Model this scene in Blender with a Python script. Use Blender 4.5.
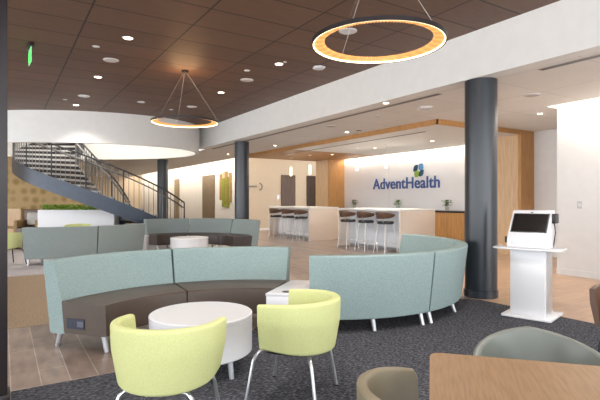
import bpy, bmesh, math, random
from mathutils import Vector, Matrix
random.seed(7)
PI = math.pi
C = bpy.context.scene.collection
for o in list(bpy.data.objects): bpy.data.objects.remove(o)

# ------------------------------------------------------------------ camera
YAW = math.radians(32.2)
FX, FY = math.sin(YAW), math.cos(YAW)          # view direction on the floor plan
RX, RY = math.cos(YAW), -math.sin(YAW)         # rightwards
EYE = 1.31
FPX = 473.0
cam_d = bpy.data.cameras.new('camera'); cam = bpy.data.objects.new('camera', cam_d); C.objects.link(cam)
cam.location = (0, 0, EYE); cam.rotation_euler = (PI/2, 0, -YAW)
cam_d.sensor_width = 36; cam_d.lens = 36*FPX/600; cam_d.clip_start = .05; cam_d.clip_end = 200
bpy.context.scene.camera = cam

# ------------------------------------------------------------------ world, exposure
w = bpy.data.worlds.new('World'); bpy.context.scene.world = w; w.use_nodes = True
wb = w.node_tree.nodes['Background']; wb.inputs[0].default_value = (.93, .965, 1, 1); wb.inputs[1].default_value = 3.6
vs = bpy.context.scene.view_settings
vs.view_transform = 'Standard'; vs.look = 'None'; vs.gamma = 1; vs.use_curve_mapping = False
vs.exposure = 0.52
DOWN_W, COVE = 110, 17

# ------------------------------------------------------------------ helpers: places
def at(px, d):                                  # floor-plan point seen at column px, distance d along the view
    u = (px-300)/FPX
    return (d*(FX+RX*u), d*(FY+RY*u))
def onz(px, py, z):                             # point on the level z
    return at(px, FPX*(EYE-z)/(py-200))
def onx(px, X):                                 # y where column px meets plane x = X
    u = (px-300)/FPX; d = X/(FX+RX*u); return d*(FY+RY*u), d
def ony(px, Y):
    u = (px-300)/FPX; d = Y/(FY+RY*u); return d*(FX+RX*u), d

# ------------------------------------------------------------------ helpers: materials
def lin(c):
    return tuple(((v/255)/12.92 if v/255 <= .04045 else ((v/255+.055)/1.055)**2.4) for v in c)+(1,)
MC = {}
def mat(name, col, rough=.6, metal=0, var=.06, scale=6, bump=0, bscale=200, coat=0, emit=None, es=0, spec=.5, col2=None, stretch=None):
    m = bpy.data.materials.new(name); m.use_nodes = True; nt = m.node_tree; N = nt.nodes; L = nt.links
    b = N['Principled BSDF']; b.inputs['Roughness'].default_value = rough; b.inputs['Metallic'].default_value = metal
    b.inputs['Specular IOR Level'].default_value = spec; b.inputs['Coat Weight'].default_value = coat
    tc = N.new('ShaderNodeTexCoord'); mp = N.new('ShaderNodeMapping'); L.new(tc.outputs['Object'], mp.inputs[0])
    if stretch: mp.inputs['Scale'].default_value = stretch
    no = N.new('ShaderNodeTexNoise'); no.inputs['Scale'].default_value = scale; no.inputs['Detail'].default_value = 6
    L.new(mp.outputs[0], no.inputs[0])
    r = N.new('ShaderNodeValToRGB'); a = lin(col); c2 = lin(col2) if col2 else tuple(x*(1-var*2) for x in a[:3])+(1,)
    c1 = a if col2 else tuple(min(1, x*(1+var)) for x in a[:3])+(1,)
    r.color_ramp.elements[0].position = .35; r.color_ramp.elements[1].position = .65
    r.color_ramp.elements[0].color = c2; r.color_ramp.elements[1].color = c1
    L.new(no.outputs[0], r.inputs[0]); L.new(r.outputs[0], b.inputs['Base Color'])
    if bump:
        n2 = N.new('ShaderNodeTexNoise'); n2.inputs['Scale'].default_value = bscale; L.new(mp.outputs[0], n2.inputs[0])
        bp = N.new('ShaderNodeBump'); bp.inputs['Strength'].default_value = bump; bp.inputs['Distance'].default_value = .005
        L.new(n2.outputs[0], bp.inputs['Height']); L.new(bp.outputs[0], b.inputs['Normal'])
    if emit:
        b.inputs['Emission Color'].default_value = lin(emit); b.inputs['Emission Strength'].default_value = es
    MC[name] = m; return m
def brickmat(name, c1, c2, cm, bw, rh, mortar, off=(0, 0), rot=0, offset=.5, rough=.5, coat=0, nvar=.3, nscale=3, stretch=(1, 1, 1), bump=.3):
    m = bpy.data.materials.new(name); m.use_nodes = True; nt = m.node_tree; N = nt.nodes; L = nt.links
    b = N['Principled BSDF']; b.inputs['Roughness'].default_value = rough; b.inputs['Coat Weight'].default_value = coat
    tc = N.new('ShaderNodeTexCoord'); mp = N.new('ShaderNodeMapping'); mp.vector_type = 'TEXTURE'
    mp.inputs['Location'].default_value = (off[0], off[1], 0); mp.inputs['Rotation'].default_value = (0, 0, rot)
    L.new(tc.outputs['Object'], mp.inputs[0])
    br = N.new('ShaderNodeTexBrick'); br.inputs['Scale'].default_value = 1; br.offset = offset; br.offset_frequency = 2
    br.inputs['Brick Width'].default_value = bw; br.inputs['Row Height'].default_value = rh
    br.inputs['Mortar Size'].default_value = mortar; br.inputs['Mortar Smooth'].default_value = .1; br.inputs['Bias'].default_value = 0
    br.inputs['Color1'].default_value = lin(c1); br.inputs['Color2'].default_value = lin(c2); br.inputs['Mortar'].default_value = lin(cm)
    L.new(mp.outputs[0], br.inputs[0])
    m2 = N.new('ShaderNodeMapping'); m2.inputs['Scale'].default_value = stretch; L.new(mp.outputs[0], m2.inputs[0])
    no = N.new('ShaderNodeTexNoise'); no.inputs['Scale'].default_value = nscale; no.inputs['Detail'].default_value = 8; L.new(m2.outputs[0], no.inputs[0])
    mr = N.new('ShaderNodeMapRange'); mr.inputs['From Min'].default_value = .3; mr.inputs['From Max'].default_value = .7
    mr.inputs['To Min'].default_value = 1-nvar; mr.inputs['To Max'].default_value = 1+nvar; L.new(no.outputs[0], mr.inputs[0])
    mx = N.new('ShaderNodeMix'); mx.data_type = 'RGBA'; mx.blend_type = 'MULTIPLY'; mx.inputs['Factor'].default_value = 1
    L.new(br.outputs[0], mx.inputs['A']); L.new(mr.outputs[0], mx.inputs['B']); L.new(mx.outputs['Result'], b.inputs['Base Color'])
    bp = N.new('ShaderNodeBump'); bp.invert = True; bp.inputs['Strength'].default_value = bump; bp.inputs['Distance'].default_value = .003
    L.new(br.outputs['Fac'], bp.inputs['Height']); L.new(bp.outputs[0], b.inputs['Normal'])
    return m

M_white = mat('white_paint', (232, 231, 228), .7, var=.01)
M_wallr = mat('white_wall_paint', (230, 231, 232), .7, var=.01)
M_wallb = mat('cream_wall_paint', (214, 198, 176), .7, var=.01)
M_ceilw = brickmat('acoustic_tile', (226, 223, 219), (222, 219, 215), (192, 189, 185), 1.22, 1.22, .006, off=(5.6, .4), offset=0, rough=.9, nvar=.02, bump=.1)
M_ceilb = brickmat('brown_ceiling_panel', (112, 83, 66), (102, 75, 60), (34, 24, 20), 1.19, .61, .011, off=(.88, 5.24), offset=0, rough=.55, nvar=.13, nscale=5, stretch=(1, 12, 1))
M_tile = brickmat('brown_plank_tile', (146, 128, 116), (118, 102, 91), (180, 167, 156), .95, .187, .0035, off=(.238, 3.2), rot=PI/2, offset=.37, rough=.33, nvar=.25, nscale=4, stretch=(1, 3, 1))
def carpetmat(name, a, b_, scale, mid=.5, wd=.12):
    m = mat(name, a, .95, col2=b_, scale=scale, bump=.7, bscale=350, spec=.15, stretch=(1, 2.4, 1))
    r = [n for n in m.node_tree.nodes if n.type == 'VALTORGB'][0]
    r.color_ramp.elements[0].position = mid-wd/2; r.color_ramp.elements[1].position = mid+wd/2
    return m
M_carpet = carpetmat('charcoal_carpet', (112, 112, 118), (56, 57, 63), 34, .56, .2)
M_matb = mat('brown_entry_mat', (158, 138, 116), .95, var=.12, scale=60, bump=.6, spec=.1)
M_carpg = mat('pale_grey_carpet', (186, 180, 180), .95, var=.08, scale=20, bump=.4, spec=.1)
def woodmat(name, c, c2, stretch, rough=.45, scale=4):
    return mat(name, c, rough, col2=c2, scale=scale, stretch=stretch)
M_woodl = woodmat('light_and_lit_oak', (214, 184, 148), (198, 165, 128), (8, 8, .6))  # own colour of the booth; on the reception posts it paints window light
M_wooda = woodmat('amber_and_shaded_oak', (196, 148, 92), (174, 126, 74), (8, 8, .6))
M_woodx = woodmat('amber_oak_soffit', (186, 142, 96), (160, 118, 76), (8, .6, 8))
M_woodd = woodmat('walnut_door', (96, 70, 50), (74, 52, 38), (8, 8, .6))
M_table = mat('table_oak', (146, 115, 82), .38, col2=(128, 98, 66), scale=9, stretch=(14, 1, 14))
M_tedge = mat('table_edge', (112, 80, 58), .5, var=.08)
M_blk = mat('black_plastic', (24, 24, 27), .35)
M_dark = mat('dark_bronze', (44, 38, 40), .4, metal=.3)
M_col = mat('slate_paint', (44, 50, 58), .3, var=.02, spec=.6)
M_steel = mat('blue_grey_steel', (54, 63, 77), .35, metal=.25, var=.05)
M_rail = mat('railing_steel', (58, 58, 62), .4, metal=.3)
M_hand = mat('brushed_handrail', (150, 148, 145), .35, metal=.7)
M_bal = mat('grey_baluster', (122, 118, 114), .4, metal=.3)
M_tread = mat('pale_tread', (172, 172, 172), .6)
M_aqua = mat('aqua_weave', (155, 173, 171), .9, col2=(134, 153, 152), scale=120, bump=.35, bscale=500, spec=.2)
M_aqua2 = mat('grey_weave', (146, 156, 154), .9, col2=(130, 141, 141), scale=120, bump=.35, bscale=500, spec=.2)
M_seat = mat('taupe_vinyl', (80, 67, 58), .42, var=.04, spec=.5)
M_seat2 = mat('dark_brown_vinyl', (62, 50, 46), .42, var=.04, spec=.5)
M_lime = mat('lime_weave', (205, 208, 150), .85, col2=(194, 199, 138), scale=150, bump=.3, bscale=500, spec=.2)
M_taupe = mat('olive_leather', (124, 114, 92), .4, var=.05)
M_bluel = mat('blue_grey_leather', (104, 108, 101), .33, var=.03)
M_pipe = mat('cream_piping', (186, 170, 140), .6)
M_brnl = mat('brown_leather', (92, 66, 50), .4, var=.08, spec=.6)
M_gloss = mat('white_laminate', (222, 222, 225), .25, var=.005, coat=.2)
M_cnt = mat('counter_laminate', (236, 233, 229), .4, var=.008)
M_cntw = mat('counter_end_warm_shade', (228, 214, 200), .45, var=.008)  # white laminate with warm light and shade put into its colour
M_cntb = mat('counter_inner_panel', (222, 228, 236), .4, var=.008)
M_alu = mat('brushed_aluminium', (196, 198, 202), .35, metal=.6)
M_chrome = mat('chrome', (205, 207, 210), .3, metal=.9, var=.01)
M_glassw = brickmat('back_painted_glass', (236, 236, 238), (233, 233, 236), (196, 198, 204), 1.2, 6, .006, off=(0, 0), rot=0, offset=0, rough=.12, coat=.5, nvar=.01)
M_green = mat('plant_green', (92, 126, 44), .7, col2=(52, 84, 30), scale=30)
M_moss = mat('moss_green', (150, 160, 40), .9, col2=(116, 126, 30), scale=40)
M_tan = mat('tan_reclaimed_wood', (176, 146, 100), .7, col2=(136, 106, 70), scale=20)
M_screen = mat('dark_screen', (30, 28, 28), .12, var=.1, spec=.7)
M_navy = mat('logo_navy', (60, 90, 152), .4)
M_blue = mat('logo_blue', (84, 142, 190), .4)
M_logodk = mat('logo_dark_teal', (40, 78, 104), .4)
M_lgreen = mat('logo_green', (146, 184, 62), .4)
M_panel = mat('navy_power_panel', (36, 40, 58), .4)
M_lamp = mat('lamp_glow', (255, 244, 224), .5, emit=(255, 238, 208), es=9)
M_pend = mat('pendant_glow', (255, 246, 230), .3, emit=(255, 232, 190), es=4.0)
M_ring = mat('ring_diffuser_glow', (190, 140, 90), .4, emit=(255, 176, 96), es=1.15)
nt = M_ring.node_tree; N_, L_ = nt.nodes, nt.links
tcn = N_.new('ShaderNodeTexCoord'); sp_ = N_.new('ShaderNodeSeparateXYZ'); at_ = N_.new('ShaderNodeMath'); at_.operation = 'ARCTAN2'
mu = N_.new('ShaderNodeMath'); mu.operation = 'MULTIPLY'; mu.inputs[1].default_value = 150; si = N_.new('ShaderNodeMath'); si.operation = 'SINE'
rr_ = N_.new('ShaderNodeMapRange'); rr_.inputs['From Min'].default_value = -1; rr_.inputs['To Min'].default_value = .38; rr_.inputs['To Max'].default_value = .85
L_.new(tcn.outputs['Object'], sp_.inputs[0]); L_.new(sp_.outputs[1], at_.inputs[0]); L_.new(sp_.outputs[0], at_.inputs[1]); L_.new(at_.outputs[0], mu.inputs[0])
L_.new(mu.outputs[0], si.inputs[0]); L_.new(si.outputs[0], rr_.inputs['Value']); L_.new(rr_.outputs[0], N_['Principled BSDF'].inputs['Emission Strength'])
M_ringb = mat('ring_edge_glow', (255, 240, 215), .4, emit=(255, 232, 190), es=3.6)
M_cove = mat('cove_strip_glow', (255, 248, 235), .5, emit=(255, 240, 220), es=COVE)
M_exit = mat('exit_green_glow', (60, 220, 80), .4, emit=(60, 225, 90), es=1.0)
M_red = mat('sprinkler_red', (150, 50, 40), .4)

# patterned wallpaper
def wallpaper():
    m = bpy.data.materials.new('tan_dotted_wallpaper'); m.use_nodes = True; N = m.node_tree.nodes; L = m.node_tree.links
    b = N['Principled BSDF']; b.inputs['Roughness'].default_value = .8
    tc = N.new('ShaderNodeTexCoord'); v = N.new('ShaderNodeTexVoronoi'); v.inputs['Scale'].default_value = 3.2; v.inputs['Randomness'].default_value = .35
    r = N.new('ShaderNodeValToRGB'); r.color_ramp.elements[0].color = lin((168, 142, 92)); r.color_ramp.elements[1].color = lin((206, 178, 132))
    r.color_ramp.elements[0].position = .2; r.color_ramp.elements[1].position = .5
    L.new(tc.outputs['Object'], v.inputs[0]); L.new(v.outputs['Distance'], r.inputs[0]); L.new(r.outputs[0], b.inputs['Base Color']); return m
M_paper = wallpaper()

# ------------------------------------------------------------------ helpers: meshes
class MB:
    def __init__(s): s.v = []; s.f = []
    def add(s, vs, fs):
        n = len(s.v); s.v += [tuple(v) for v in vs]; s.f += [tuple(i+n for i in f) for f in fs]; return s
    def box(s, x0, x1, y0, y1, z0, z1, rot=0, c=None):
        P = [(x, y, z) for z in (z0, z1) for x, y in ((x0, y0), (x1, y0), (x1, y1), (x0, y1))]
        if rot:
            cx, cy = c if c else ((x0+x1)/2, (y0+y1)/2); k, q = math.cos(rot), math.sin(rot)
            P = [(cx+(x-cx)*k-(y-cy)*q, cy+(x-cx)*q+(y-cy)*k, z) for x, y, z in P]
        return s.add(P, [(3, 2, 1, 0), (4, 5, 6, 7), (0, 1, 5, 4), (1, 2, 6, 5), (2, 3, 7, 6), (3, 0, 4, 7)])
    def prism(s, poly, z0, z1):
        n = len(poly); a = sum(poly[i][0]*poly[(i+1) % n][1]-poly[(i+1) % n][0]*poly[i][1] for i in range(n))
        if a < 0: poly = poly[::-1]
        return s.add([(x, y, z0) for x, y in poly]+[(x, y, z1) for x, y in poly],
                     [tuple(range(n))[::-1], tuple(range(n, 2*n))]+[(i, (i+1) % n, n+(i+1) % n, n+i) for i in range(n)])
    def tube(s, pts, r, seg=8, closed=False):
        pts = [Vector(p) for p in pts]; n = len(pts); rs = r if isinstance(r, (list, tuple)) else [r]*n
        rings = []; prev = None
        for i, p in enumerate(pts):
            if closed: t = pts[(i+1) % n]-pts[i-1]
            else: t = pts[min(i+1, n-1)]-pts[max(i-1, 0)]
            t.normalize()
            up = Vector((0, 0, 1)) if abs(t.z) < .95 else Vector((1, 0, 0))
            a = t.cross(up).normalized() if prev is None else (prev-t*prev.dot(t)).normalized()
            prev = a; b = t.cross(a)
            rings.append([p+(a*math.cos(2*PI*k/seg)+b*math.sin(2*PI*k/seg))*rs[i] for k in range(seg)])
        V = [v for rg in rings for v in rg]; F = []
        for i in range(n if closed else n-1):
            j = (i+1) % n
            for k in range(seg): F.append((i*seg+k, i*seg+(k+1) % seg, j*seg+(k+1) % seg, j*seg+k))
        if not closed: F += [tuple(range(seg))[::-1], tuple(range((n-1)*seg, n*seg))]
        return s.add(V, F)
    def lathe(s, prof, seg=32, c=(0, 0, 0), closed=False):
        n = len(prof); V = []; F = []
        for k in range(seg):
            a = 2*PI*k/seg
            for r, z in prof: V.append((c[0]+r*math.cos(a), c[1]+r*math.sin(a), c[2]+z))
        for k in range(seg):
            j = (k+1) % seg
            for i in range(n if closed else n-1):
                i2 = (i+1) % n
                F.append((k*n+i, j*n+i, j*n+i2, k*n+i2))
        return s.add(V, F)
    def cyl(s, r, z0, z1, c=(0, 0), seg=24, r2=None):
        r2 = r if r2 is None else r2
        return s.lathe([(0.0001, z0), (r, z0), (r2, z1), (0.0001, z1)], seg, (c[0], c[1], 0))
    def sweep(s, secs, cap=True):                # list of rings (closed profiles with the same count)
        n = len(secs[0]); V = [p for r in secs for p in r]; F = []
        for i in range(len(secs)-1):
            for k in range(n): F.append((i*n+k, i*n+(k+1) % n, (i+1)*n+(k+1) % n, (i+1)*n+k))
        if cap: F += [tuple(range(n))[::-1], tuple(range((len(secs)-1)*n, len(secs)*n))]
        return s.add(V, F)
    def build(s, name, m, parent=None, smooth=None, bevel=0, bseg=2):
        me = bpy.data.meshes.new(name); me.from_pydata(s.v, [], s.f)
        bm = bmesh.new(); bm.from_mesh(me); bmesh.ops.remove_doubles(bm, verts=bm.verts, dist=.00005)
        bmesh.ops.recalc_face_normals(bm, faces=bm.faces)
        if bevel: bmesh.ops.bevel(bm, geom=[e for e in bm.edges if len(e.link_faces) == 2 and e.calc_face_angle(0) > .6], offset=bevel, segments=bseg, affect='EDGES', profile=.5)
        bm.to_mesh(me); bm.free()
        if smooth is None: smooth = 35
        if smooth:
            for p in me.polygons: p.use_smooth = True
            me.set_sharp_from_angle(angle=math.radians(smooth))
        o = bpy.data.objects.new(name, me); C.objects.link(o); me.materials.append(m)
        if parent: o.parent = parent
        return o
def rnd_poly(pts, r, seg=4):
    out = []; n = len(pts)
    for i in range(n):
        p = Vector(pts[i]); a = Vector(pts[i-1])-p; b = Vector(pts[(i+1) % n])-p
        k = min(r, a.length*.45, b.length*.45); p0 = p+a.normalized()*k; p1 = p+b.normalized()*k
        for j in range(seg+1):
            t = j/seg; out.append(tuple(p0*(1-t)**2+p*2*t*(1-t)+p1*t*t))
    return out
def struct(o): o['kind'] = 'structure'; return o
def tag(o, label, cat, group=None):
    o['label'] = label; o['category'] = cat
    if group: o['group'] = group
    return o
def thing(name, label, cat, loc=(0, 0, 0), rz=0, group=None):
    o = bpy.data.objects.new(name, None); C.objects.link(o); o.location = loc; o.rotation_euler = (0, 0, rz); o.empty_display_size = .1
    return tag(o, label, cat, group)
def copy_tree(o, parent=None):
    c = o.copy(); C.objects.link(c)
    if parent: c.parent = parent
    for ch in [x for x in bpy.data.objects if x.parent == o]: copy_tree(ch, c)
    return c
def lightobj(kind, name, loc, power, col=(1, .945, .88), size=.1, parent=None, rot=(0, 0, 0), spot=110, size_y=None, blend=.6):
    d = bpy.data.lights.new(name, kind); d.energy = power; d.color = col
    if kind == 'SPOT': d.spot_size = math.radians(spot); d.spot_blend = blend; d.shadow_soft_size = size
    elif kind == 'AREA': d.size = size
    else: d.shadow_soft_size = size
    if kind == 'AREA' and size_y: d.shape = 'RECTANGLE'; d.size_y = size_y
    o = bpy.data.objects.new(name, d); C.objects.link(o); o.location = loc; o.rotation_euler = rot
    if parent: o.parent = parent
    return o

# ------------------------------------------------------------------ structure
ZL, ZU, XB = 2.93, 3.55, 5.3                    # low ceiling, upper ceiling, bulkhead face
def sbox(name, m, *b, **k): return struct(MB().box(*b, **k).build(name, m, smooth=0))
sbox('floor', M_tile, -8, 14, -4, 36, -.1, 0)
DC = at(80, 14.3); DA, DB = 3.55, 2.55          # stairwell drum: an oval
def oval(t, a=DA, b=DB, c=DC): return (c[0]+a*math.cos(t)*RX+b*math.sin(t)*FX, c[1]+a*math.cos(t)*RY+b*math.sin(t)*FY)
OV = [oval(2*PI*k/160) for k in range(160)]
YE = 14.4
far = [i for i in range(160) if OV[i][1] > YE]
st = next(i for i in far if (i-1) % 160 not in far)
farp = []; i = st
while i % 160 in far: farp.append(OV[i % 160]); i += 1
nearp = []
while i % 160 not in far: nearp.append(OV[i % 160]); i += 1
if farp[0][0] > farp[-1][0]: farp = farp[::-1]
if nearp[0][0] > nearp[-1][0]: nearp = nearp[::-1]
def slab(name, poly, z0, z1, m):
    bm = bmesh.new(); vs_ = [bm.verts.new((x, y, z0)) for x, y in poly]; es = [bm.edges.new((vs_[k], vs_[(k+1) % len(vs_)])) for k in range(len(vs_))]
    bmesh.ops.triangle_fill(bm, edges=es, use_beauty=True)
    r = bmesh.ops.extrude_face_region(bm, geom=list(bm.faces)); bmesh.ops.translate(bm, verts=[g for g in r['geom'] if isinstance(g, bmesh.types.BMVert)], vec=(0, 0, z1-z0))
    bmesh.ops.recalc_face_normals(bm, faces=bm.faces)
    me = bpy.data.meshes.new(name); bm.to_mesh(me); bm.free(); me.materials.append(m)
    o = bpy.data.objects.new(name, me); C.objects.link(o); return struct(o)
slab('ceiling', [(-8, -4), (XB, -4), (XB, YE)]+nearp[::-1]+[(-8, YE)], ZU, ZU+.1, M_ceilb)
slab('ceiling', [(-8, YE)]+farp+[(XB, YE), (XB, 16), (7.6, 16), (7.6, 35.3), (-8, 35.3)], ZL, ZL+.1, M_ceilw)
sbox('ceiling', M_ceilw, XB+.2, 8.0, -4, 4.66, ZL, ZL+.1)
sbox('ceiling', M_ceilw, XB+.2, 13.2, 4.66, 16, ZL, ZL+.1)
sbox('ceiling', M_white, 7.55, 8.8, 15.95, 35.3, 3.5, 3.6)
sbox('ceiling', M_white, 8.8, 13.2, 15.95, 18.4, 3.5, 3.6)
sbox('ceiling', M_white, 7.95, 8.5, -4, 4.66, 3.2, 3.3)
sbox('trim_1', M_white, 7.5, 7.6, 16, 35.3, ZL+.1, 3.5)
sbox('trim_2', M_white, 8.6, 13.2, 15.95, 16.0, ZL+.1, 3.5)
sbox('wall_bulkhead', M_white, XB, XB+.2, -4, YE, ZL, ZU+.1)
sbox('wall_bulkhead', M_white, nearp[-1][0], XB, YE, YE+.15, ZL, ZU+.1)
sbox('wall_bulkhead', M_white, -8, nearp[0][0], YE, YE+.15, ZL, ZU+.1)
# oval stairwell drum
secs = []
for k in range(161):
    t = 2*PI*k/160; o1 = oval(t); o2 = oval(t, DA-.1, DB-.1)
    secs.append([(o1[0], o1[1], 2.75), (o1[0], o1[1], 4.5), (o2[0], o2[1], 4.5), (o2[0], o2[1], 2.75)])
struct(MB().sweep(secs, cap=False).build('wall_stairwell', M_white))
struct(MB().prism([oval(2*PI*k/80, DA, DB) for k in range(80)], 4.5, 4.6).build('ceiling_stairwell', M_white))
# walls
sbox('wall_right', M_wallr, 8.31, 8.5, -4, 4.66, 0, 3.2)
sbox('wall_right', M_wallr, 8.5, 10.87, 4.46, 4.66, 0, ZL)
sbox('wall_right', M_wallr, 10.67, 10.87, 4.66, 6.53, 0, ZL)
sbox('baseboard_right', M_wallr, 8.295, 8.31, -4, 4.66, 0, .11)
sbox('wall_reception', M_glassw, 11.13, 11.33, 6.6, 15.35, 0, ZL)
sbox('wall_back', M_wallb, 8.6, 13.2, 18.15, 18.35, 0, 3.5)
sbox('baseboard_back', M_cnt, 8.6, 13.2, 18.135, 18.15, 0, .1)
sbox('wall_left', M_white, 8.6, 8.8, 18.15, 35.3, 0, 3.5)
sbox('wall_far', M_wallb, -8, 8.8, 35.3, 35.5, 0, 3.5)
sbox('wall_side', M_wallb, 13.0, 13.2, 15.35, 18.15, 0, ZL)
sbox('wall_alcove', M_paper, -8, 2.66, 19.5, 19.7, 0, ZL)
sbox('wall_alcove', M_white, 2.46, 2.66, 19.7, 35.3, 0, ZL)
sbox('trim_3', M_tan, -8, 1.2, 19.42, 19.5, 0, .98)
# oak portal around the reception: posts and dropped soffit
SX0, SY0, SZ = 7.35, 6.53, 2.83
sbox('wall_reception_post', M_woodl, 10.15, 11.13, 6.6, 7.75, 0, SZ)  # same oak as its -y face, painted paler where it faces the windows
sbox('wall_reception_post', M_wooda, 10.148, 10.87, 6.53, 6.6, 0, ZL)  # side turned from the windows, shade put in as darker oak
sbox('wall_reception_post', M_woodl, 10.39, 11.13, 14.52, 15.35, 0, SZ)
sbox('wall_reception_post', M_wooda, 10.392, 11.13, 14.47, 14.52, 0, SZ)  # darker oak layer again for the side turned from the windows
sbox('ceiling_soffit', M_white, SX0+.03, 10.98, SY0+.03, 12.2, SZ, ZL)
sbox('ceiling_soffit', M_woodx, SX0+.03, 10.98, 12.2, 14.47, SZ, ZL)
sbox('ceiling_soffit', M_woodx, SX0+.03, 11.13, 14.47, 15.4, SZ, ZL)
sbox('trim_4', M_wooda, SX0, SX0+.03, SY0, 15.4, SZ-.005, ZL)
sbox('trim_5', M_wooda, SX0, 10.148, SY0, SY0+.03, SZ-.005, ZL)
# doors on the far walls
def door(n, m, x0, x1, y0, y1, z, handle=None):
    o = MB().box(x0, x1, y0, y1, .01, z).build('door_%d' % n, m, smooth=0); struct(o)
    if handle:
        MB().tube([handle, (handle[0]-.0, handle[1]-.06, handle[2]), (handle[0]+.12, handle[1]-.06, handle[2])], .012).build('door_handle', M_alu, o)
x0, _ = ony(281, 18.15); x1, _ = ony(295, 18.15); door(1, M_woodd, x0, x1, 18.11, 18.15, 2.42, (x1-.15, 18.11, 1.0))
x0, _ = ony(306.5, 18.15); x1, _ = ony(317, 18.15); door(2, mat('dark_doorway_panel', (66, 50, 38), .5), x0, x1, 18.11, 18.15, 2.42, (x0+.06, 18.11, 1.0))
ya, _ = onx(203, 8.6); yb, _ = onx(215, 8.6); door(3, mat('taupe_door', (128, 112, 92), .5), 8.56, 8.6, yb, ya, 2.52)
ya, _ = onx(175, 8.6); yb, _ = onx(179.5, 8.6); door(4, mat('olive_door', (150, 134, 108), .5), 8.56, 8.6, yb, ya, 2.52)
# window post at the left edge of view
o = MB().box(-.11, .03, 3.60, 3.74, 0, ZU).box(-.12, .045, 3.585, 3.755, 0, .05).build('trim_6', M_dark, bevel=.004); struct(o)

M_tile2 = brickmat('plank_tile_reflected_tan', (188, 156, 128), (174, 142, 116), (196, 172, 148), .95, .187, .003, off=(5.3, 0), rot=0, offset=.37, rough=.35, nvar=.1, nscale=4, stretch=(1, 4, 1))  # plank floor with the white wall's grazing reflection put into a paler tan
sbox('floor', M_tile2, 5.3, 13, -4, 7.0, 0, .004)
# ------------------------------------------------------------------ carpets
tag(MB().prism([(.05, -3.5), (5.3, -3.5), (5.3, 4.0), (4.9, 4.35), (2.2, 4.35), (1.7, 3.78), (.05, 3.78)], 0, .004).build('carpet', M_carpet), 'mottled charcoal carpet under the near seating circle and wooden table', 'carpet')
tag(MB().box(-7.9, 2.2, 5.64, 9.42, 0, .003).build('entry_mat', M_matb), 'brown entry mat lying behind the near curved sofa at left', 'mat')
tag(MB().box(-7.9, 4.9, 9.5, 14.3, 0, .003).build('carpet', M_carpg), 'pale grey carpet under the far seating circle at left', 'carpet')

# ------------------------------------------------------------------ columns
def column(x, y, r, top, label):
    t = thing('round_column', label, 'column', (x, y, 0))
    MB().cyl(r, .1, top, seg=48).build('shaft', M_col, t)
    MB().lathe([(r-.01, .1), (r+.012, .095), (r+.012, .0), (r-.05, 0)], 48).build('base_ring', M_col, t)
column(5.52, 4.14, .21, ZL, 'thick dark slate round column beside the white check-in kiosk')
column(5.67, 12.05, .2, ZL, 'dark slate round column rising behind the right end of the far sofa')
column(5.45, 19.0, .21, ZL, 'distant slate round column behind the staircase railing')

# ------------------------------------------------------------------ spiral staircase
HC = at(113, 15.3)
def zs(deg): return -.397+.02844*deg-5.84e-5*deg*deg if deg < 120 else 2.175+.0144*(deg-120)          # height of the stringer's top edge; deg grows up the stair
def hp(deg, a, b, z): 
    t = -math.radians(deg); sh = 0 if a > 2 else -.17
    return (HC[0]+sh*RX+a*math.cos(t)*RX+b*math.sin(t)*FX, HC[1]+sh*RY+a*math.cos(t)*RY+b*math.sin(t)*FY, z)
OA, OB, IA, IB = 2.91, 2.46, .98, .91
stair = thing('spiral_staircase', 'curved steel staircase with thin vertical balusters rising into the white oval opening', 'staircase', (0, 0, 0))
D0, D1 = 20, 200
for a, b in ((OA, OB), (IA, IB)):
    secs = []
    for k in range(98):
        dg = D0+(D1-D0)*k/97; z = zs(dg); zb = max(0.005, z-.42)
        secs.append([hp(dg, a, b, zb), hp(dg, a, b, z), hp(dg, a-.04, b-.04, z), hp(dg, a-.04, b-.04, zb)])
    MB().sweep(secs).build('stringer', M_steel, stair)
dg = D0
while dg+12 < D1:
    step = 3
    while zs(dg+step)-zs(dg) < .165: step += .1
    z = zs(dg+step)-.08
    ring = []
    n = 4
    outer = [hp(dg+step*(j/n), OA-.04, OB-.04, 0) for j in range(-0, n+1)]; inner = [hp(dg+step*(j/n), IA, IB, 0) for j in range(n+1)]
    poly = [(p[0], p[1]) for p in outer+inner[::-1]]
    tr = MB().prism(poly, z-.055, z).build('tread', M_tread, stair, smooth=0)
    a0 = hp(dg+.1, OA-.04, OB-.04, 0); a1 = hp(dg+.1, IA, IB, 0); b0 = hp(dg+.7, OA-.04, OB-.04, 0); b1 = hp(dg+.7, IA, IB, 0)
    MB().prism([a0[:2], a1[:2], b1[:2], b0[:2]], max(0, z-.14), z-.04).build('riser', M_dark, tr, smooth=0)
    dg += step
for a, b, nb, s0 in ((OA-.02, OB-.02, 62, 27), (IA-.02, IB-.02, 34, 27)):
    rp = [hp(s0+(D1-s0)*k/80, a, b, zs(s0+(D1-s0)*k/80)+.9) for k in range(81)]
    MB().tube(rp, .024, 8).build('handrail', M_rail, stair)
    rp2 = [(p[0], p[1], p[2]-.16) for p in rp]
    MB().tube(rp2, .012, 6).build('middle_rail', M_rail, stair)
    ah, bh = (a-.08, b-.08) if a > 2 else (a+.08, b+.08)
    MB().tube([hp(s0+(D1-s0)*k/80, ah, bh, zs(s0+(D1-s0)*k/80)+.76) for k in range(81)], .02, 8).build('grab_rail', M_hand, stair)
    for k in range(nb+1):
        dg = s0+(D1-s0)*k/nb; z = zs(dg); post = k % 7 == 0
        MB().tube([hp(dg, a, b, z-.05 if k else .01), hp(dg, a, b, z+.89)], .02 if post else .009, 6).build('railing_post' if post else 'baluster', M_rail if post else M_bal, stair)

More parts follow.
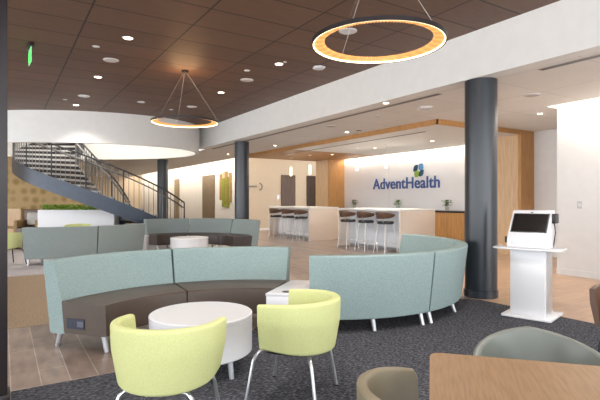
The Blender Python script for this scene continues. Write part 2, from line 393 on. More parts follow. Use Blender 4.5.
# ------------------------------------------------------------------ curved sofas
def arc_sweep(prof, cx, cy, a0, a1, n=20):
    return MB().sweep([[(cx+r*math.cos(a), cy+r*math.sin(a), z) for r, z in prof] for a in (math.radians(a0+(a1-a0)*k/n) for k in range(n+1))])
def sofa(cx, cy, a0, a1, R, H, label, mb=M_aqua, ms=M_seat, panel=None, group=None):
    """R = outer radius of the back at its top"""
    g = .35
    am = math.radians((a0+a1)/2); t = thing('curved_sofa', label, 'sofa', (cx+(R-.4)*math.cos(am), cy+(R-.4)*math.sin(am), 0), 0, group)
    ox, oy = cx-t.location.x, cy-t.location.y
    back = rnd_poly([(R-.24, .13), (R-.08, .13), (R, H), (R-.12, H), (R-.21, .42)], .02)
    arc_sweep(back, ox, oy, a0+g, a1-g).build('backrest', mb, t, smooth=40)
    seat = rnd_poly([(R-.69, .14), (R-.235, .14), (R-.205, .42), (R-.68, .405)], .025)
    s = arc_sweep(seat, ox, oy, a0+g, a1-g).build('seat', ms, t, smooth=40)
    pts = [(ox+(R-.672)*math.cos(math.radians(a)), oy+(R-.672)*math.sin(math.radians(a)), .402) for a in [a0+g+(a1-a0-2*g)*k/20 for k in range(21)]]
    MB().tube(pts, .006, 6).build('piping', ms, s)
    for a in (a0+2.2, a1-2.2):
        for rr, sp in ((R-.63, -.03), (R-.15, .045)):
            ar = math.radians(a); c_, s_ = math.cos(ar), math.sin(ar)
            MB().tube([(ox+rr*c_, oy+rr*s_, .14), (ox+(rr+sp)*c_, oy+(rr+sp)*s_, 0.0)], [.026, .019], 12).build('leg', M_alu, t)
    ar = math.radians(am*180/PI); c_, s_ = math.cos(ar), math.sin(ar)
    MB().tube([(ox+(R-.17)*c_, oy+(R-.17)*s_, .14), (ox+(R-.115)*c_, oy+(R-.115)*s_, 0.0)], [.026, .019], 12).build('leg', M_alu, t)
    if panel:                                    # power panel on the end face at angle a
        a = math.radians(panel); e = 1 if panel == a1 else -1
        a_ = math.radians(panel-e*g)
        def q(r, z, off): return (ox+r*math.cos(a_)-e*off*math.sin(a_), oy+r*math.sin(a_)+e*off*math.cos(a_), z)
        def plate(r0, r1, z0, z1, o0, o1): return MB().add([q(r0, z0, o0), q(r1, z0, o0), q(r1, z1, o0), q(r0, z1, o0), q(r0, z0, o1), q(r1, z0, o1), q(r1, z1, o1), q(r0, z1, o1)], [(0, 1, 2, 3), (7, 6, 5, 4), (0, 4, 5, 1), (1, 5, 6, 2), (2, 6, 7, 3), (3, 7, 4, 0)])
        p = plate(R-.46, R-.27, .185, .275, -.002, .006).build('power_panel', M_panel, t, smooth=0)
        for r0 in (R-.33, R-.37): plate(r0, r0+.02, .218, .243, .006, .008).build('socket', M_steel, p, smooth=0)
        plate(R-.45, R-.385, .205, .255, .006, .008).build('usb_plate', mat('slate_grey', (92, 98, 116), .5), p, smooth=0)
    return t
Ac = (1.51, 3.365); Ra = 1.88
sofa(*Ac, 88, 130, Ra, .77, 'aqua curved sofa with taupe seat and power panel, at left behind the lime chair', panel=130)
sofa(*Ac, 45, 88, Ra, .77, 'aqua curved sofa with taupe seat, right half of pair behind the white round table')
Bc = (3.674, 5.249); Rb = 1.85
sofa(*Bc, -129.5, -86, Rb, .77, 'aqua curved sofa seen from behind, directly right of the second lime chair')
sofa(*Bc, -86, -39, Rb, .77, 'aqua curved sofa seen from behind, its end reaching the thick column')
sofa(*Bc, -39, 9, Rb, .77, 'aqua curved sofa turned inwards in front of the bar counter end')
Cc = (1.35, 12.45); Rc = 1.95
sofa(*Cc, -122, -80, Rc, .77, 'grey curved sofa back at far left, in front of the white planter', mb=M_aqua2, ms=M_seat2)
sofa(*Cc, -80, -41, Rc, .77, 'grey curved sofa back joined on the right, below the stair foot', mb=M_aqua2, ms=M_seat2)
Dc = (3.67, 11.09); Rd = 1.88
sofa(*Dc, -18, 24, Rd, .8, 'far blue-grey curved sofa with dark seat, its end in front of the column', mb=M_aqua2, ms=M_seat2)
sofa(*Dc, 24, 66, Rd, .8, 'far blue-grey curved sofa with dark seat, middle section behind the far round table', mb=M_aqua2, ms=M_seat2)
sofa(*Dc, 66, 105, Rd, .8, 'far blue-grey curved sofa with dark seat, leftmost section under the stair railing', mb=M_aqua2, ms=M_seat2)

# ------------------------------------------------------------------ round drum tables, side tables
def drum_table(x, y, R, H, label):
    t = thing('drum_table', label, 'table', (x, y, 0))
    MB().lathe([(.0001, .14), (R-.012, .14), (R, .152), (R, H-.035), (R-.006, H-.03)], 64).build('drum', M_gloss, t)
    MB().lathe([(R-.006, H-.03), (R+.002, H-.028), (R+.002, H-.006), (R-.006, H), (.0001, H)], 64).build('tabletop', M_gloss, t)
    for k in range(4):
        a = PI/4+k*PI/2-.45; MB().tube([((R-.07)*math.cos(a), (R-.07)*math.sin(a), .14), ((R-.05)*math.cos(a), (R-.05)*math.sin(a), 0)], [.022, .018], 12).build('leg', M_alu, t)
p = at(201.5, 3.67); drum_table(p[0], p[1], .39, .44, 'white round drum table in the middle of the near seating circle')
p = at(189.5, 10.9); drum_table(p[0], p[1], .43, .45, 'white round drum table in the far seating circle')
t = thing('side_table', 'white wedge side table with black power socket between aqua sofas', 'table', (2.4, 3.95, 0))
quad = [(2.06, 3.86), (2.62, 4.34), (2.80, 4.22), (2.37, 3.64)]
MB().prism([(x-2.4, y-3.95) for x, y in quad], .08, .425).build('body', M_gloss, t, bevel=.006)
q2 = [(x+(x-2.46)*.02-2.4, y+(y-3.94)*.02-3.95) for x, y in quad]
MB().prism(q2, .425, .45).build('tabletop', M_gloss, t, bevel=.005)
pa = onz(285, 293, .45); pb = onz(300, 293, .45)
MB().box(pa[0]-2.4, pa[0]-2.4+.17, pa[1]-3.95, pa[1]-3.95+.06, .449, .456, rot=.0).build('power_socket', M_blk, t)
for x, y in [(v[0]*.8, v[1]*.8) for v in q2]: MB().tube([(x, y, .08), (x, y, 0)], .018).build('foot', M_alu, t)
x, y = at(138, 11.4)
t = thing('side_table', 'small white side table at the end of the grey sofa', 'table', (x, y, 0), -.4)
MB().box(-.22, .22, -.22, .22, .06, .43).build('body', M_gloss, t, bevel=.006)
MB().box(-.23, .23, -.23, .23, .43, .455).build('tabletop', M_gloss, t, bevel=.005)

# ------------------------------------------------------------------ tub chairs
def upath(r, arm, n=26):
    """U shaped plan path opening towards +y"""
    pts = []
    for k in range(5): pts.append(((-r, arm*(1-k/5)), (-1, 0)))
    for k in range(n+1):
        a = PI+PI*k/n; pts.append(((r*math.cos(a), r*math.sin(a)), (math.cos(a), math.sin(a))))
    for k in range(1, 6): pts.append(((r, arm*k/5), (1, 0)))
    return pts
def tub_chair(label, loc, face, m=M_lime, r=.27, arm=.11, H=.67, z0=.33, armdrop=.02, leg=M_chrome, group=None, legtype='tube', pipe=None, thick=.055, inner=None, name='tub_chair', backrise=0):
    t = thing(name, label, 'chair', (loc[0], loc[1], 0), face-PI/2, group)
    path = upath(r, arm); secs = []; rim = []
    N_ = len(path)
    for i, ((x, y), (nx, ny)) in enumerate(path):
        s = abs(i/(N_-1)-.5)*2                   # 0 at back middle, 1 at arm tips
        top = H-armdrop*s**2+backrise*(1-s)**1.5; bot = z0+.03*s**2
        th = thick*(1-.12*s)
        prof = rnd_poly([(-th/2-.035, bot), (th/2-.035, bot), (th/2, (bot+top)/2+.03), (th/2+.004, top), (-th/2+.004, top), (-th/2-.012, (bot+top)/2)], th*.42, 4)
        secs.append([(x+nx*o, y+ny*o, z) for o, z in prof]); rim.append((x+nx*(th/2-.002), y+ny*(th/2-.002), top-.01))
    sh = MB().sweep(secs).build('shell', m, t, smooth=60)
    if pipe: MB().tube(rim, .0035, 6).build('piping', pipe, sh)
    ins = r-.06
    poly = [(-ins, arm-.01)]+[(ins*math.cos(PI+PI*k/20), ins*math.sin(PI+PI*k/20)) for k in range(21)]+[(ins, arm-.01)]
    poly = rnd_poly(poly, .05, 2)
    MB().prism(poly, z0-.005, z0+.03).build('seat_pan', M_blk if m is M_lime else m, t)
    MB().prism([(x*.99, y*.99) for x, y in poly], z0+.03, z0+.12).build('seat_cushion', m, t, bevel=.018, bseg=3)
    a = .2
    for sx in (-1, 1):
        for sy, yy in ((-1, -.17), (1, arm+.06)):
            top = (sx*.19, yy*.95, z0+.01)
            ft = (sx*.235, yy+sy*.05, 0)
            pts = [(sx*.12, yy*.8, z0-.012), (sx*.17, yy*.92, z0-.014), (sx*.195, yy*.99, z0-.035), (sx*.205, yy+sy*.01, z0-.07), ft]
            lg = MB().tube(pts, .011, 10).build('leg', leg, t)
            MB().tube([(ft[0], ft[1], 0), (ft[0], ft[1], .012)], .015, 10).build('glide', M_blk, lg)
    return t
FA = math.atan2(FY, FX)                           # heading of the view direction
tub_chair('lime tub chair nearest the camera, backed to us left of the other lime chair', at(168.5, 2.6), FA-math.radians(7))
tub_chair('lime tub chair turned left, with a white side table behind it', at(296, 3.19), FA+math.radians(70), arm=.15)
tub_chair('small lime chair at far left edge beside the grey sofa', at(9, 9.6), FA-math.radians(30), leg=M_blk)
tub_chair('lime chair mostly hidden behind the grey sofa at left', at(78, 11.75), FA-PI+.3, leg=M_blk, H=.71)
# leather chairs round the oak table
tub_chair('olive leather tub chair tucked under the left edge of the oak table', at(300+FPX*.415/1.57, 1.57), math.atan2(RY, RX)-.05, m=M_taupe, pipe=M_pipe, r=.205, arm=.015, H=.70, armdrop=.05, z0=.36, thick=.035, leg=M_blk)
tub_chair('blue-grey leather tub chair behind the far edge of the oak table', at(545, 2.05), math.atan2(-.71, -.70), m=M_bluel, pipe=M_pipe, r=.275, arm=.08, H=.63, z0=.36, thick=.035, leg=M_blk, backrise=.06, armdrop=.09)
tub_chair('dark brown leather chair cut off by the right edge', at(640, 3.35), math.atan2(-.2, -.9), m=M_brnl, r=.27, arm=.1, H=.68, z0=.36, thick=.04, leg=M_blk)

# ------------------------------------------------------------------ oak table in the foreground
P1 = Vector((1.395, 1.275)); e1 = Vector((.672, -.74)); e2 = Vector((-.74, -.672))
tc_ = P1+e1*.72+e2*.45
t = thing('dining_table', 'oak dining table with rounded corners in the bottom right foreground', 'table', (tc_.x, tc_.y, 0), math.atan2(e1.y, e1.x))
top = rnd_poly([(-.72, -.45), (.72, -.45), (.72, .45), (-.72, .45)], .05, 6)
MB().prism(top, .7, .7245).build('tabletop', M_table, t)
MB().prism([(x*1.001, y*1.001) for x, y in top], .698, .7225).build('edge_band', M_tedge, t)
for x in (-.32, .32):
    MB().cyl(.035, .02, .7, c=(x, 0)).build('pedestal', M_dark, t)
    MB().lathe([(.0001, 0), (.22, 0), (.22, .01), (.05, .03), (.0001, .03)], 32, (x, 0, 0)).build('base_plate', M_dark, t)

# ------------------------------------------------------------------ check-in kiosk
kx, ky = 4.89, 3.075
t = thing('check_in_kiosk', 'white check-in kiosk with tilted black touch screen and side shelf', 'kiosk', (kx, ky, 0), math.atan2(-.27, -.96))
# local +x is the front
MB().prism(rnd_poly([(-.46, -.26), (.08, -.26), (.08, .26), (-.46, .26)], .03), .012, .035).build('base_plate', M_gloss, t, bevel=.004)
MB().box(-.27, .0, -.18, .18, .035, .76).build('pedestal', M_gloss, t, bevel=.006)
MB().box(-.27, -.05, -.186, -.178, .06, .75).box(-.27, -.05, .178, .186, .06, .75).build('side_trim', M_alu, t)
MB().prism(rnd_poly([(-.30, -.38), (.03, -.38), (.07, -.2), (.07, .2), (.03, .34), (-.30, .34)], .07), .76, .778).build('shelf', M_gloss, t, bevel=.004)
prof = rnd_poly([(-.3, .778), (.02, .778), (.015, .88), (-.2, 1.19), (-.28, 1.2), (-.34, 1.1)], .025)
hb = MB().sweep([[(x, y, z) for x, z in prof] for y in (-.21, .21)]).build('housing', M_gloss, t, bevel=.006)
sl = Vector((-.2-.015, 0, 1.19-.88)).normalized(); nr = Vector((sl.z, 0, -sl.x))
def sq(s_, y, off): 
    p = Vector((.015, 0, .88))+sl*s_+nr*off; return (p.x, y, p.z)
def splate(s0, s1, y0, y1, o0, o1): return MB().add([sq(s0, y0, o0), sq(s0, y1, o0), sq(s1, y1, o0), sq(s1, y0, o0), sq(s0, y0, o1), sq(s0, y1, o1), sq(s1, y1, o1), sq(s1, y0, o1)], [(3, 2, 1, 0), (4, 5, 6, 7), (0, 1, 5, 4), (1, 2, 6, 5), (2, 3, 7, 6), (3, 0, 4, 7)])
sc = splate(.085, .335, -.188, .188, -.002, .006).build('screen_bezel', M_blk, t)
splate(.097, .323, -.176, .176, .006, .008).build('screen', M_screen, sc)
splate(.345, .355, -.012, .012, -.002, .004).build('camera_lens', M_blk, t)
MB().box(.012, .022, -.165, -.09, .81, .86).build('receipt_slot', M_alu, t)
MB().box(.012, .021, -.03, .03, .865, .872).build('slot', M_alu, t)
MB().box(-.3, -.15, .21, .245, 1.05, 1.16).build('card_reader', M_blk, t, bevel=.008)
MB().box(-.06, .01, -.235, -.21, .83, .9).build('card_reader', M_blk, t, bevel=.008)
MB().tube([(-.22, .218, 1.06), (-.22, .23, .95), (-.22, .21, .79)], .006).build('cable', M_blk, t)

# ------------------------------------------------------------------ bar counters, stools, pendants
def counter(x0, x1, y0, y1, label):
    t = thing('bar_counter', label, 'counter', (x0, y0, 0))
    L, D = y1-y0, x1-x0
    MB().box(0, D, 0, L, 1.03, 1.08).build('countertop', M_cnt, t, bevel=.003)
    MB().box(0, D, 0, .05, 0, 1.03).build('end_panel', M_cntw, t, bevel=.002)
    MB().box(0, D, L-.05, L, 0, 1.03).build('end_panel', M_cntw, t, bevel=.002)
    MB().box(-.004, .0, 0, .05, 0, 1.03).build('end_edge', M_cnt, t, smooth=0)
    MB().box(.38, D-.02, .05, L-.05, .08, 1.03).build('inner_panel', M_cntb, t, smooth=0)
    MB().box(.42, D-.06, .05, L-.05, 0, .08).build('kick_board', M_alu, t, smooth=0)
counter(8.17, 9.39, 8.41, 10.93, 'long white waterfall bar counter nearer the camera')
counter(8.29, 9.45, 12.6, 15.3, 'farther white waterfall bar counter, left of the nearer one')
def make_stool(label):
    t = thing('bar_stool', label, 'stool', group=None)
    MB().lathe([(.0001, .72), (.19, .72), (.205, .735), (.205, .77), (.18, .79), (.0001, .79)], 28).build('seat', M_blk, t)
    secs = []
    for k in range(25):
        a = math.radians(90+62+ (236-0)*k/24 - 0) if False else math.radians(180-112+224*k/24)
        s = abs(k/24-.5)*2; zt = 1.02-.05*s**2; zb = .85+.05*s**2
        prof = rnd_poly([(.2, zb), (.225, zb), (.25, zt-.03), (.245, zt), (.22, zt)], .008, 2)
        secs.append([(r*math.cos(a), r*math.sin(a), z) for r, z in prof])
    MB().sweep(secs).build('backrest', M_brnl, t, smooth=50)
    for y in (-.1, .1): MB().tube([(-.15, y, .75), (-.2, y*1.1, .80), (-.222, y*1.1, .88)], .009).build('back_support', M_chrome, t)
    for sx in (-1, 1):
        for sy in (-1, 1): MB().tube([(sx*.13, sy*.13, .72), (sx*.215, sy*.2, 0)], .0115, 8).build('leg', M_gloss, t)
    MB().tube([(.19, .178, .25), (-.19, .178, .25), (-.19, -.178, .25), (.19, -.178, .25)], .008, 6, closed=True).build('footrest', M_gloss, t)
    return t
SL = ['nearest', 'middle', 'farthest']
st0 = None
for ys, xs, where in (((8.66, 9.4, 10.15), 7.97, 'nearer white bar counter'), ((12.62, 13.42, 14.25), 8.03, 'farther white bar counter')):
    for i, yy in enumerate(ys):
        lb = 'brown-backed bar stool with white legs, %s of three along the %s' % (('rightmost', 'middle', 'leftmost')[i], where)
        if st0 is None: o = make_stool(lb); st0 = o
        else: o = copy_tree(st0)
        o['label'] = lb; o['group'] = 'bar stools at the white counters'; o.location = (xs, yy+.05, 0)
pd0 = None
for px, lb in ((386, 'small glowing cylinder pendant right above the nearer bar counter'), (357, 'small glowing cylinder pendant left above the nearer bar counter'), (310, 'small glowing cylinder pendant beside the oak post, above the farther counter'), (291, 'leftmost small glowing cylinder pendant, in front of the brown door')):
    y, d = onx(px, 8.8)
    if pd0 is None:
        t = thing('pendant_lamp', lb, 'pendant lamp')
        MB().lathe([(.0001, -.15), (.03, -.15), (.035, -.12), (.035, .14), (.02, .16), (.0001, .16)], 20).build('glass_shade', M_pend, t)
        MB().cyl(.018, .155, .2).build('socket', M_alu, t)
        MB().tube([(0, 0, .2), (0, 0, SZ-2.33-.01)], .003, 6).build('cord', M_alu, t)
        MB().cyl(.05, SZ-2.33-.02, SZ-2.33).build('canopy', M_white, t)
        lightobj('POINT', 'pendant_bulb', (0, 0, 0), 6, size=.05, parent=t); pd0 = t
    else: t = copy_tree(pd0)
    t['label'] = lb; t['group'] = 'cylinder pendants over the bar'; t.location = (8.8, y, 2.33)
# back counter below the logo
t = thing('back_counter', 'low oak cabinet with dark top under the logo wall', 'cabinet', (10.5, 7.8, 0))
MB().box(.03, .62, 0, 6.6, .08, .96).build('body', M_wooda, t, smooth=0)
MB().box(0, .62, -.01, 6.65, .96, 1.0).build('worktop', M_dark, t, smooth=0)
MB().box(.08, .62, 0, 6.6, 0, .08).build('plinth', M_dark, t, smooth=0)
for k in range(11): MB().box(.01, .03, k*.6+.006, k*.6+.594, .1, .95).build('cabinet_door', M_wooda, t, smooth=0)
def plant(x, y, z, label, s=1):
    t = thing('potted_plant', label, 'plant', (x, y, z))
    MB().lathe([(.0001, 0), (.05, 0), (.065, .12), (.058, .12), (.05, .01), (.0001, .01)], 20).build('vase', mat('clear_vase', (190, 196, 190), .15), t)
    m = MB()
    for k in range(150):
        a = random.uniform(0, 2*PI); r = random.uniform(.02, .15)*s; h = .12+random.uniform(.02, .2)*s
        cx, cy = r*math.cos(a), r*math.sin(a); w_ = .035; d_ = Vector((math.cos(a+.9), math.sin(a+.9), random.uniform(-.4, .6))).normalized()*w_
        q_ = Vector((-math.sin(a), math.cos(a), random.uniform(-.3, .3))).normalized()*w_*.6
        c0 = Vector((cx, cy, h)); m.add([c0-d_, c0+q_, c0+d_, c0-q_], [(0, 1, 2, 3)])
    m.build('foliage', M_green, t)
for k, (px, lb) in enumerate(((354.5, 'small leafy plant on the back counter, leftmost of three'), (398, 'small leafy plant on the back counter below the logo letters'), (447, 'small leafy plant above the oak cabinet doors near the thick column'))):
    y, d = onx(px, 10.8); plant(10.8, y, 1.0, lb)

# ------------------------------------------------------------------ logo on the reception wall
def text_mesh(name, s_, m, size, parent, ext=.012, off=.0):
    cu = bpy.data.curves.new('txt', 'FONT'); cu.body = s_; cu.size = size; cu.extrude = ext; cu.offset = off; cu.space_character = 1.03
    o = bpy.data.objects.new('txt', cu); C.objects.link(o); bpy.context.view_layer.update()
    me = bpy.data.meshes.new_from_object(o.evaluated_get(bpy.context.evaluated_depsgraph_get())); me.name = name
    bpy.data.objects.remove(o); me.materials.clear(); me.materials.append(m)
    q = bpy.data.objects.new(name, me); C.objects.link(q); q.parent = parent; return q
yl, _ = onx(373.3, 11.13); yr, _ = onx(440, 11.13)
t = thing('wall_logo', 'AdventHealth logo lettering with leaf emblem on the white reception wall', 'logo', (11.13, yl, 1.69))
tx = text_mesh('lettering', 'AdventHealth', M_navy, .52, t, off=.007)
wd = max(v.co.x for v in tx.data.vertices)-min(v.co.x for v in tx.data.vertices)
x0 = min(v.co.x for v in tx.data.vertices)
for v in tx.data.vertices:
    sx = (v.co.x-x0)*(yl-yr)/wd; v.co = Vector((-.014-v.co.z, -sx, v.co.y))
def petal(px0, py0, m, flip):
    yy, d = onx(px0, 11.13); z = EYE+(200-py0)*d/FPX
    base = rnd_poly([(-.085, -.1), (.085, -.1), (.085, .1), (-.085, .1)], .07, 5)
    k = .18*flip
    vs_ = [(-.03, yy-yl-(a+b*k), z-1.69+b+a*.25) for a, b in base]; n = len(vs_)
    MB().add(vs_+[(-.002, p_[1], p_[2]) for p_ in vs_], [tuple(range(n)), tuple(range(n, 2*n))[::-1]]+[(i, (i+1) % n, n+(i+1) % n, n+i) for i in range(n)]).build('leaf_mark', m, t)
petal(416, 168.3, M_logodk, 1); petal(421.3, 166.8, M_blue, -1); petal(417, 174, M_lgreen, -1); petal(421.6, 173, M_logodk, 1)

# ------------------------------------------------------------------ ring pendants
def ring_pendant(cx, cy, label):
    t = thing('ring_pendant', label, 'pendant lamp', (cx, cy, 2.66)); R = .56
    MB().lathe([(R, -.015), (R+.012, -.015), (R+.012, .018), (R-.02, .024), (R-.02, .016), (R, .012)], 128, closed=True).build('rim', M_dark, t)
    m = MB(); n = 240; V = []; F = []
    for k in range(n):
        a = 2*PI*k/n; w_ = .004 if k % 2 else -.004
        for r, z in ((R-.004, -.002), (R-.045, -.001+w_), (R-.085, .004+w_), (R-.10, .022+w_)): V.append((r*math.cos(a), r*math.sin(a), z))
    for k in range(n):
        j = (k+1) % n
        for i in range(3): F.append((k*4+i, j*4+i, j*4+i+1, k*4+i+1))
    m.add(V, F).build('diffuser', M_ring, t, smooth=0)
    MB().lathe([(R-.001, -.013), (R-.001, .0), (R-.008, .0), (R-.008, -.013)], 128, closed=True).build('lit_edge', M_ringb, t)
    top = ZU-2.66
    MB().lathe([(.0001, top-.035), (.055, top-.035), (.06, top-.03), (.06, top), (.0001, top)], 32).build('canopy', M_dark, t)
    for k in range(3):
        a = PI/2-YAW+.0+2*PI*k/3+.5; MB().tube([((R-.01)*math.cos(a), (R-.01)*math.sin(a), .05), (.03*math.cos(a), .03*math.sin(a), top-.03)], .0028, 6).build('cable', M_hand, t)
    lightobj('POINT', 'ring_glow', (0, 0, .66), 9, col=(1, .6, .28), size=.3, parent=t)
p1 = at(378, 4.07); p2 = at(185, 8.2)
ring_pendant(*p1, 'large glowing ring pendant nearest the camera at the top')
ring_pendant(*p2, 'glowing ring pendant farther away in front of the white oval drum')

# ------------------------------------------------------------------ ceiling fixtures
def disc(name, label, cat, px, py, z, r, m=M_gloss, glow=False, power=0, group=None, square=False):
    x, y = onz(px, py, z)
    t = thing(name, label, cat, (x, y, z), 0, group)
    if glow:
        MB().lathe([(r*.78, -.004), (r, -.006), (r+.006, 0), (r*.78, 0)], 32, closed=True).build('trim_ring', M_gloss, t)
        MB().lathe([(.0001, -.003), (r*.78, -.003), (r*.78, -.001), (.0001, -.001)], 32, closed=True).build('lens', M_lamp, t)
        if power: lightobj('SPOT', 'downlight_beam', (0, 0, -.02), power, size=.06, parent=t, spot=125, blend=.8)
    else:
        MB().lathe([(.0001, -.012), (r-.01, -.012), (r, -.004), (r, 0), (.0001, 0)], 40).build('cover', m, t)
        MB().lathe([(r+.008, 0), (r+.008, -.004), (r, -.004), (r, 0)], 40, closed=True).build('flange', m, t)
    return t
def added_fill_lamp(x, y, z, p, lb):  # unseen downlights added over the near zone to brighten the tabletops
    t = thing('downlight', lb, 'ceiling light', (x, y, z), 0, 'recessed downlights'); r = .075
    MB().lathe([(r*.78, -.004), (r, -.006), (r+.006, 0), (r*.78, 0)], 32, closed=True).build('trim_ring', M_gloss, t)
    MB().lathe([(.0001, -.003), (r*.78, -.003), (r*.78, -.001), (.0001, -.001)], 32, closed=True).build('lens', M_lamp, t)
    lightobj('SPOT', 'downlight_beam', (0, 0, -.02), p, size=.06, parent=t, spot=125, blend=.8, col=(1, .96, .92))
for x, y, wh in ((.9, 2.2, 'nearest lime chair'), (1.1, 4.3, 'near curved sofas'), (3.6, 2.9, 'charcoal carpet by the second lime chair'), (1.6, .7, 'oak table'), (3.9, .9, 'carpet in front of the kiosk')):
    added_fill_lamp(x, y, ZU, DOWN_W, 'added unseen fill downlight in brown ceiling above the '+wh)
gd = 'recessed downlights'; gs = 'round ceiling speakers'; gm = 'small ceiling sensors'
for px, py, lb in ((128, 38, 'lit recessed downlight in brown ceiling above the staircase, nearest'), (98, 77, 'lit recessed downlight in brown ceiling below the big speaker disc'),
                   (76, 105, 'lit recessed downlight just above the white oval drum'), (279, 64, 'lit recessed downlight in brown ceiling left of the big ring'), (221, 92.5, 'lit recessed downlight in brown ceiling right of the far ring canopy')):
    disc('downlight', lb, 'ceiling light', px, py, ZU, .075, glow=True, power=DOWN_W, group=gd)
for px, py, lb in ((347, 132, 'lit recessed downlight in white ceiling beside the oak fascia'), (386, 103, 'lit recessed downlight at the bulkhead edge in white ceiling'),
                   (275, 145.5, 'lit recessed downlight in white ceiling left of the oak fascia'), (259, 157.5, 'lit recessed downlight at the far white ceiling edge right of the column'), (228, 154, 'lit recessed downlight in white ceiling left of the far column'),
                   (540, 113.6, 'lit recessed downlight in white ceiling above the kiosk')):
    disc('downlight', lb, 'ceiling light', px, py, ZL, .06, glow=True, power=DOWN_W*1.15, group=gd)
for px, py, lb in ((375, 148, 'lit recessed downlight in the reception soffit above the far pendants'), (432, 141, 'lit recessed downlight in the reception soffit above the logo'), (332, 154.5, 'lit recessed downlight in the oak soffit by the post')):
    disc('downlight', lb, 'ceiling light', px, py, SZ, .055, glow=True, power=DOWN_W*.9, group=gd)
for px, py, z, lb in ((111, 60, ZU, 'large white speaker disc in brown ceiling left of centre'), (84, 96, ZU, 'large white speaker disc in brown ceiling above the oval drum'),
                   (247, 80, ZU, 'large white speaker disc in brown ceiling near the far ring'), (192, 106.7, ZU, 'white speaker disc seen between the far ring cables'), (348, 31, ZU, 'large white speaker disc seen through the big ring'),
                   (532, 95, ZL, 'flat white speaker disc in white ceiling right of the thick column'), (331, 126, ZL, 'flat white speaker disc in white ceiling beside the bulkhead')):
    disc('ceiling_speaker', lb, 'speaker', px, py, z, .115, group=gs)
for px, py, z, lb in ((96, 46.5, ZU, 'small white sensor above the left speaker disc'), (65, 99.5, ZU, 'small white sensor at far left over the drum'), (247, 70.5, ZU, 'small white sensor just above a speaker disc'),
                   (171, 109.5, ZU, 'small white sensor beside the far ring cables'), (285, 62, ZU, 'tiny white sensor right beside a lit downlight'), (378, 116, ZL, 'small white sensor in the white ceiling above the oak fascia')):
    disc('ceiling_sensor', lb, 'sensor', px, py, z, .045 if px != 285 else .025, group=gm)
disc('ceiling_sensor', 'red-rimmed fire sprinkler in brown ceiling above the oval drum', 'sprinkler', 134, 107, ZU, .04, m=M_red)
disc('ceiling_sensor', 'dark smoke detector in white ceiling by the oak fascia', 'smoke detector', 359, 130.5, ZL, .06, m=M_blk)
disc('ceiling_sensor', 'round white detector above the drum left of the far ring', 'smoke detector', 141, 102, ZU, .08)
def router(px, py, z, lb, n, r):
    x, y = onz(px, py, z); t = thing('wireless_router', lb, 'router', (x, y, z), .2)
    MB().lathe([(.0001, -.035), (r*.8, -.035), (r, -.02), (r, 0), (.0001, 0)], n).build('cover', M_gloss, t, smooth=20)
router(319, 67, ZU, 'white hexagonal wireless box on brown ceiling left of the big ring', 6, .11)
router(425, 107, ZL, 'white square wireless box on white ceiling above the oak corner', 4, .15)
# linear air slots beside the bulkhead
def slot(x0, x1, y0, y1, lb, z=ZL, al='y'):
    t = thing('air_slot', lb, 'air vent', (x0, y0, z))
    MB().box(0, x1-x0, 0, y1-y0, -.004, 0).build('frame', mat('slot_frame', (150, 144, 140), .6), t, smooth=0)
    if x1-x0 < y1-y0: MB().box(.025, x1-x0-.025, .02, y1-y0-.02, -.006, -.004).build('gap', M_blk, t, smooth=0)
    else: MB().box(.02, x1-x0-.02, .025, y1-y0-.025, -.006, -.004).build('gap', M_blk, t, smooth=0)
slot(5.62, 5.72, -2, onx(540, 5.67)[0], 'dark linear air slot in white ceiling at upper right')
slot(5.60, 5.70, onx(440, 5.65)[0], 14.2, 'long dark linear air slot beside the bulkhead before the reception')
slot(7.92, 7.99, 7.4, 13.8, 'dark linear slot along the oak fascia under the soffit', SZ)
# exit sign
ex, ey = at(30, 6.85)
t = thing('exit_sign', 'edge-lit green exit sign hanging from the brown ceiling at left', 'sign', (ex, ey, ZU), math.radians(4))
MB().box(-.03, .03, -.14, .14, -.05, 0).build('housing', M_blk, t, bevel=.004)
MB().box(-.004, .004, -.14, .14, -.27, -.05).build('panel', mat('green_tinted_acrylic', (120, 225, 130), .2, emit=(150, 240, 170), es=.4), t, smooth=0)
for s_ in (-1, 1):
    tx = text_mesh('lettering', 'EXIT', M_exit, .17, t, ext=.001, off=.004)
    for v in tx.data.vertices: a_, b_ = v.co.x-.17, v.co.y; v.co = Vector((s_*(.006+v.co.z), s_*a_*.72, -.225+b_))

# ------------------------------------------------------------------ cove strips
def cove(lb, *b, m=None):
    tag(MB().box(*b).build('cove_light', m or M_cove, smooth=0), lb, 'cove light')
cove('warm cove light strip washing the left wall behind the far column', 7.62, 7.74, 17.0, 35, 2.96, 3.0)
cove('warm cove light strip washing the cream back wall', 8.8, 12.9, 16.02, 16.12, 2.96, 3.0, m=mat('dim_cove_glow', (255, 240, 220), .5, emit=(255, 226, 190), es=5))
cove('bright cove light strip along the top of the logo wall', 11.0, 11.06, 7.8, 14.4, SZ+.03, SZ+.05)
cove('bright cove light strip at the top of the white right wall', 8.02, 8.1, -3.5, 4.5, 2.98, 3.02)

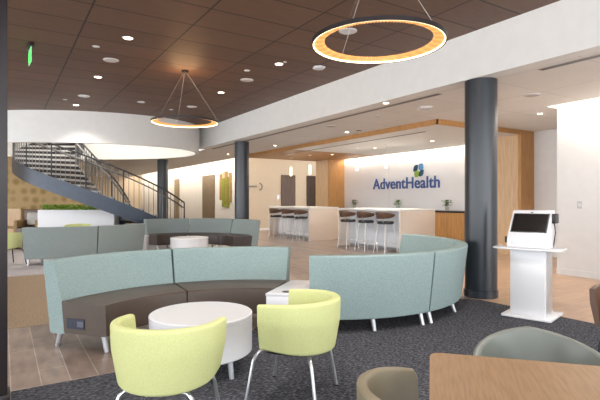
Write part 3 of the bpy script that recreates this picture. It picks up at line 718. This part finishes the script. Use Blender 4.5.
# ------------------------------------------------------------------ left background: planter, booth, art
pc = at(79, 14.15)
t = thing('planter_box', 'white planter box with green leaves under the staircase', 'planter', (pc[0], pc[1], 0), -YAW)
MB().box(-1.13, 1.13, -.2, .2, 0, 1.02).build('box', M_gloss, t, bevel=.004)
m = MB()
for k in range(900):
    x = random.uniform(-1.1, 1.08); y = random.uniform(-.17, .17); h = 1.0+random.uniform(.02, .17)
    a = random.uniform(0, 2*PI); w_ = .045; d_ = Vector((math.cos(a), math.sin(a), random.uniform(.2, 1))).normalized()*w_; q_ = Vector((-math.sin(a), math.cos(a), 0))*w_*.45
    c0 = Vector((x, y, h)); m.add([c0-d_, c0+q_, c0+d_, c0-q_], [(0, 1, 2, 3)])
f_ = m.build('foliage', mat('bright_leaves', (158, 204, 66), .7, col2=(112, 160, 44), scale=14), t)
bc = at(31, 15.4)
t = thing('lounge_chair', 'brown lounge chair with pale cushion left of the white planter', 'chair', (bc[0], bc[1], 0), -YAW)
MB().box(-.34, .34, -.3, .32, .12, .42).build('seat', M_brnl, t, bevel=.03)
MB().box(-.36, .36, .22, .36, .3, 1.0).build('backrest', M_brnl, t, bevel=.03)
for x in (-.4, .28): MB().box(x, x+.12, -.3, .34, .1, .66).build('armrest', M_tan, t, bevel=.03)
MB().box(-.2, .26, .08, .22, .5, .9, ).build('cushion', mat('pale_cushion', (196, 192, 186), .8), t, bevel=.05, bseg=3)
for x in (-.3, .3):
    for y in (-.25, .28): MB().tube([(x, y, .12), (x*1.05, y, 0)], .015).build('leg', M_blk, t)
bc = at(14, 15.8)
t = thing('cafe_booth', 'tan wooden booth panel at the far left below the patterned wall', 'booth', (bc[0], bc[1], 0), -YAW)
MB().box(-.45, .22, 0, .08, 0, 1.02).build('panel', M_woodl, t, smooth=0)
MB().box(-.45, .22, -.4, 0, .38, .44).build('bench', M_tan, t, smooth=0)
MB().box(-.45, .22, -.36, -.3, 0, .38).build('bench_front', M_woodl, t, smooth=0)
# moss and wood wall art
ya, _ = onx(221, 8.6); yb, _ = onx(232, 8.6)
t = thing('wall_art', 'vertical strips of moss and reclaimed wood on the left wall', 'wall art', (8.6, yb, 0))
W_ = ya-yb; sp = [(0, .2, 1.2, 2.52, M_tan), (.2, .36, .95, 2.35, M_moss), (.36, .55, 1.15, 2.6, M_tan), (.55, .78, 1.0, 2.3, M_moss), (.55, .78, 2.3, 2.58, M_pipe), (.78, 1, 1.3, 2.5, M_tan)]
for i, (a, b, z0, z1, m_) in enumerate(sp): MB().box(-.06-.02*(i % 2), 0, a*W_+.01, b*W_-.01, z0, z1).build('moss_strip' if m_ is M_moss else 'wood_strip', m_, t, smooth=0)
# small signs and plates
x, d = ony(255, 18.15)
t = thing('wall_sign_mark', 'small curved metal sign mark on the cream wall right of the far column', 'wall fitting', (x, 18.15, 1.31+13.5*d/FPX))  # small blade sign built as a dash and a curve; no lamp
MB().box(-.32, .08, -.03, 0, -.03, .03).build('arm', M_hand, t)
MB().tube([(.22+.12*math.sin(a), -.02, .14*math.cos(a)) for a in [PI*k/12 for k in range(13)]], .025).build('curved_tube', M_hand, t)
x, d = ony(278, 18.15)
t = thing('light_switch', 'pale switch plate left of the brown door', 'light switch', (x, 18.15, 1.31+3*d/FPX))
MB().box(-.06, .06, -.012, 0, -.09, .09).build('plate', M_alu, t); MB().box(-.02, .02, -.018, -.012, -.04, .04).build('rocker', M_white, t)
y, d = onx(580, 8.31)
t = thing('thermostat', 'small white thermostat on the right wall', 'thermostat', (8.31, y, 1.31-5*d/FPX))
MB().box(-.012, 0, -.04, .04, -.06, .06).build('plate', M_alu, t, bevel=.003); MB().box(-.02, -.012, -.018, .018, -.02, .025).build('display', M_gloss, t)
t = thing('stairwell_fill_light', 'added round fill light at the top of the white stairwell opening', 'ceiling light', (DC[0], DC[1], 4.5))  # fixture added to brighten the inside of the drum
MB().lathe([(.0001, -.08), (.5, -.08), (.52, 0), (.0001, 0)], 40).build('diffuser', M_lamp, t)
lightobj('POINT', 'stairwell_fill_lamp', (0, 0, -.3), 130, col=(1, .97, .92), size=.3, parent=t)
# leftover light: unseen windows behind the camera admit the sky directly (open sides)
bpy.context.view_layer.update()
